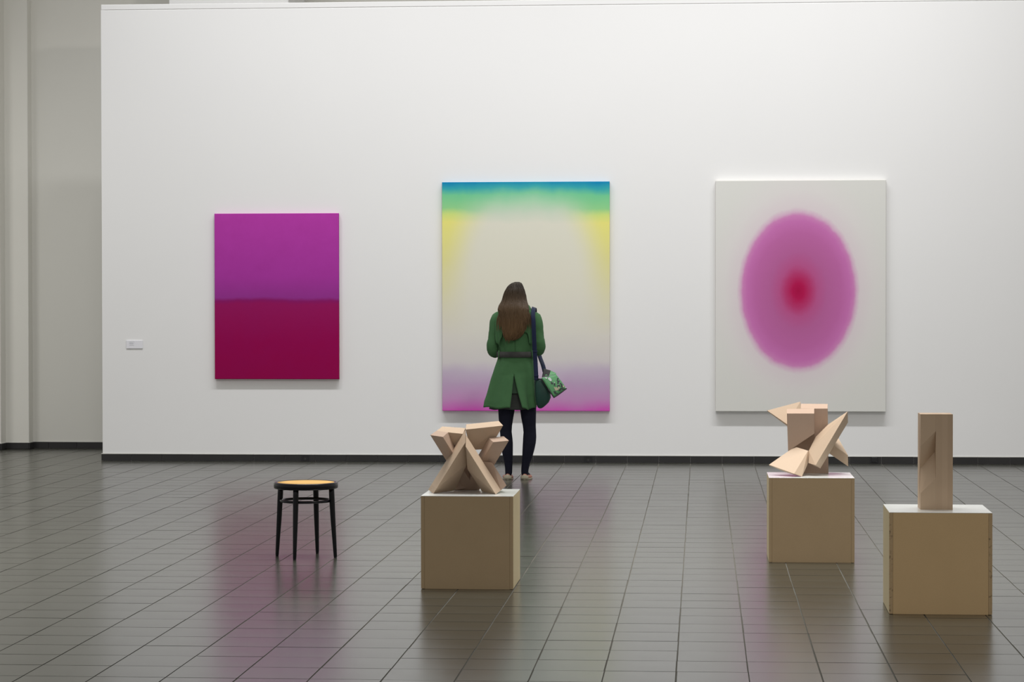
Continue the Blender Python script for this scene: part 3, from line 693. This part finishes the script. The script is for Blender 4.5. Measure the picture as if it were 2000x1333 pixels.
# loose locks over both shoulders
for q in range(110):
    s = -1 if q % 2 else 1
    x_ = hr_.uniform(.045, .10); sp_ = hr_.uniform(.0, .075)
    pts = [Vector((s*.070-.012, -.06, lz(578))), Vector((s*(.078+x_*.12)-.012, -.11, lz(592))), Vector((s*(.085+sp_*.55)-.008, -.150+sp_*.5, lz(606+sp_*40))), Vector((s*(.088+sp_*.85)-.006, -.172+sp_*.5, lz(622+hr_.uniform(0, 8)))), Vector((s*(.086+sp_*.9)-.006, -.178+sp_*.45, lz(632+hr_.uniform(0, 16))))]
    add_tube(bm, catmull(pts, 3), [.0026]*7+[.0022, .002, .0016, .0012, .0009, .0005], 3, False)
link('hair', mesh_from(bm, 'hair'), M['hair'], woman, True)

# ------------------------------------------------------------------ shoulder bag
bag = empty('shoulder_bag', (PX+lx(1062), PY-.10, lz(770)), 'dark green shoulder bag with a printed flap hanging at the person\'s right hip', 'bag')
BO = bag.location
def bp(px, py, y): return Vector((PX+lx(px), PY+y, lz(py)))-BO
M['bag'] = mottled('dark_green_canvas', (.012, .06, .045), (.008, .038, .03), 14, .55, .4, .2, 60)
M['bag_black'] = mat('black_binding', (.008, .008, .010), .6)
M['flap_green'] = mottled('light_green_flap', (.12, .36, .15), (.09, .28, .12), 10, .5, .4)
# body: soft pouch
bm = bmesh.new(); rows = []
prof = [(739, 1049, 1064, .030), (743, 1047.5, 1068, .045), (752, 1046.5, 1073, .055), (765, 1047, 1076.5, .060), (776, 1047.5, 1077, .058), (785, 1048.5, 1073, .050), (791, 1049.5, 1067, .038), (795.5, 1052, 1061.5, .020), (797, 1055, 1058, .006)]
for py, a, b, dy in prof:
    cx, rx = (a+b)/2, (b-a)/2
    ring = []
    for i in range(32):
        t = 2*math.pi*i/32; c_, s_ = math.cos(t), math.sin(t)
        wr = 1+.05*math.sin(5*t+py*.2)
        ring.append(bp(cx+rx*math.copysign(abs(c_)**.75, c_), py, -.165+dy*math.copysign(abs(s_)**.75, s_)*wr))
    rows.append(ring)
add_rings(bm, rows); link('bag_body', mesh_from(bm, 'bag_body'), M['bag'], bag, True)
def sheet(name, quad, mt, thick, parent=bag, bulge=0.0, n=8):
    a, b, c_, d = quad; bm = bmesh.new(); rows = []
    for j in range(n+1):
        v = j/n; row = []
        for i in range(n+1):
            u = i/n; p = (a*(1-u)+b*u)*(1-v)+(d*(1-u)+c_*u)*v
            p = p+Vector((.3, -1, .2))*bulge*math.sin(u*math.pi)*math.sin(v*math.pi); row.append(p)
        rows.append(row)
    add_rings(bm, rows, False, False); o = link(name, mesh_from(bm, name), mt, parent, True)
    if thick: sm = o.modifiers.new('t', 'SOLIDIFY'); sm.thickness = thick; sm.offset = 1
    return o
fa, fb, fc, fd = bp(1060, 737, -.245), bp(1087.5, 731, -.20), bp(1108, 758, -.21), bp(1084, 775.5, -.255)
flap = sheet('flap', (fa, fb, fc, fd), M['flap_green'], .004, bag, .012)
sheet('flap_top', (bp(1075, 724.5, -.09), bp(1086, 729.5, -.09), fb+Vector((0, .001, 0)), bp(1066, 733.5, -.235)), M['flap_green'], .004)
sheet('flap_hinge', (bp(1061.5, 721, -.09), bp(1075.5, 724.5, -.09), bp(1074.5, 733, -.23), bp(1061, 736, -.243)), M['bag_black'], .005)
nrm = (fb-fa).cross(fd-fa).normalized(); nrm = nrm if nrm.y < 0 else -nrm
def fp(u, v, lift=.006): 
    p = (fa*(1-u)+fb*u)*(1-v)+(fd*(1-u)+fc*u)*v
    return p+Vector((.3, -1, .2))*.012*math.sin(u*math.pi)*math.sin(v*math.pi)+nrm*lift
tube('flap_binding', [fp(-.01, .55), fp(-.015, .8), fp(-.01, 1.0), fp(.3, 1.01), fp(.65, 1.01), fp(1.0, 1.0)], .0045, M['bag_black'], bag, 8)
tube('bag_rim', [bp(1052, 739, -.21), bp(1060, 740, -.235), bp(1068, 752, -.235), bp(1076, 767, -.225)], [.004, .008, .009, .004], M['bag_black'], bag, 8)
# printed marks on the flap: pale crest, dark foliage strokes, cream shapes
M['pale'] = mat('pale_print', (.55, .60, .58), .6); M['inkd'] = mat('dark_print', (.035, .03, .045), .6); M['cream'] = mat('cream_print', (.50, .45, .32), .6)
def blot(u, v, ru, rv, mt, ang=0, seed=0, n=14, rag=.25):
    bm = bmesh.new(); vs = []
    rd = random.Random(seed)
    for i in range(n):
        t = 2*math.pi*i/n; r_ = 1+rd.uniform(-rag, rag); a_, b_ = ru*r_*math.cos(t), rv*r_*math.sin(t)
        vs.append(bm.verts.new(fp(u+a_*math.cos(ang)-b_*math.sin(ang), v+a_*math.sin(ang)+b_*math.cos(ang), .0062)))
    bm.faces.new(vs); me = mesh_from(bm, 'print_mark')
    o = link('print_mark', me, mt, flap); sm = o.modifiers.new('t', 'SOLIDIFY'); sm.thickness = .0006; return o
blot(.42, .17, .10, .11, M['pale'], .3, 1, 8, .1); blot(.26, .06, .06, .05, M['pale'], 0, 2)
for i, a in enumerate(((.38, .38, .05, .07), (.48, .50, .07, .05), (.82, .42, .07, .09), (.72, .52, .05, .06), (.88, .60, .08, .05), (.66, .66, .10, .04), (.84, .76, .06, .08), (.60, .86, .18, .06), (.22, .84, .08, .07), (.30, .95, .07, .04), (.78, .90, .10, .05), (.9, .28, .05, .06))): blot(*a, M['inkd'], a[0]*5, i, 12, .5)
for i, a in enumerate(((.42, .72, .13, .09), (.60, .74, .05, .06), (.92, .80, .06, .05), (.55, .40, .025, .03), (.68, .58, .02, .025), (.97, .92, .03, .04))): blot(*a, M['cream'] if i < 3 else M['pale'], .6, 40+i)
# strap over the shoulder, as flat webbing
def webbing(name, pts, width_dir, w_, mt, th=.003):
    pts = catmull(pts, 5); bm = bmesh.new(); rows = []
    for p, wd_ in zip(pts, catmull(width_dir, 5)):
        wv_ = wd_.normalized()*w_/2; rows.append([p-wv_, p, p+wv_])
    add_rings(bm, rows, False, False); o = link(name, mesh_from(bm, name), mt, bag, True); sm = o.modifiers.new('t', 'SOLIDIFY'); sm.thickness = th; sm.offset = 0
sx = Vector((1, 0, 0)); sx2 = Vector((1, .3, -.3))
webbing('strap', [bp(1049.5, 742, -.205), bp(1048.5, 725, -.195), bp(1047, 700, -.178), bp(1045.5, 680, -.175), bp(1044.5, 655, -.178), bp(1043.5, 630, -.172), bp(1042.5, 616, -.155), bp(1042.5, 604.5, -.105), bp(1042.5, 600.5, -.03), bp(1042.5, 604, .06), bp(1042, 618, .135), bp(1043, 650, .185), bp(1046, 682, .20), bp(1051, 699, .15), bp(1058.5, 713, .02), bp(1063.5, 727, -.06)], [sx]*6+[sx2]*7+[sx]*3, .037, M['navy'])
for py in (686, 733.5):
    c_ = bp(1047 if py < 700 else 1049, py, -.186 if py < 700 else -.202); bm = bmesh.new(); add_box(bm, c_-Vector((.021, .004, .004)), c_+Vector((.021, .004, .004)), .0015); link('strap_slider', mesh_from(bm, 'strap_slider'), M['navy'], bag)
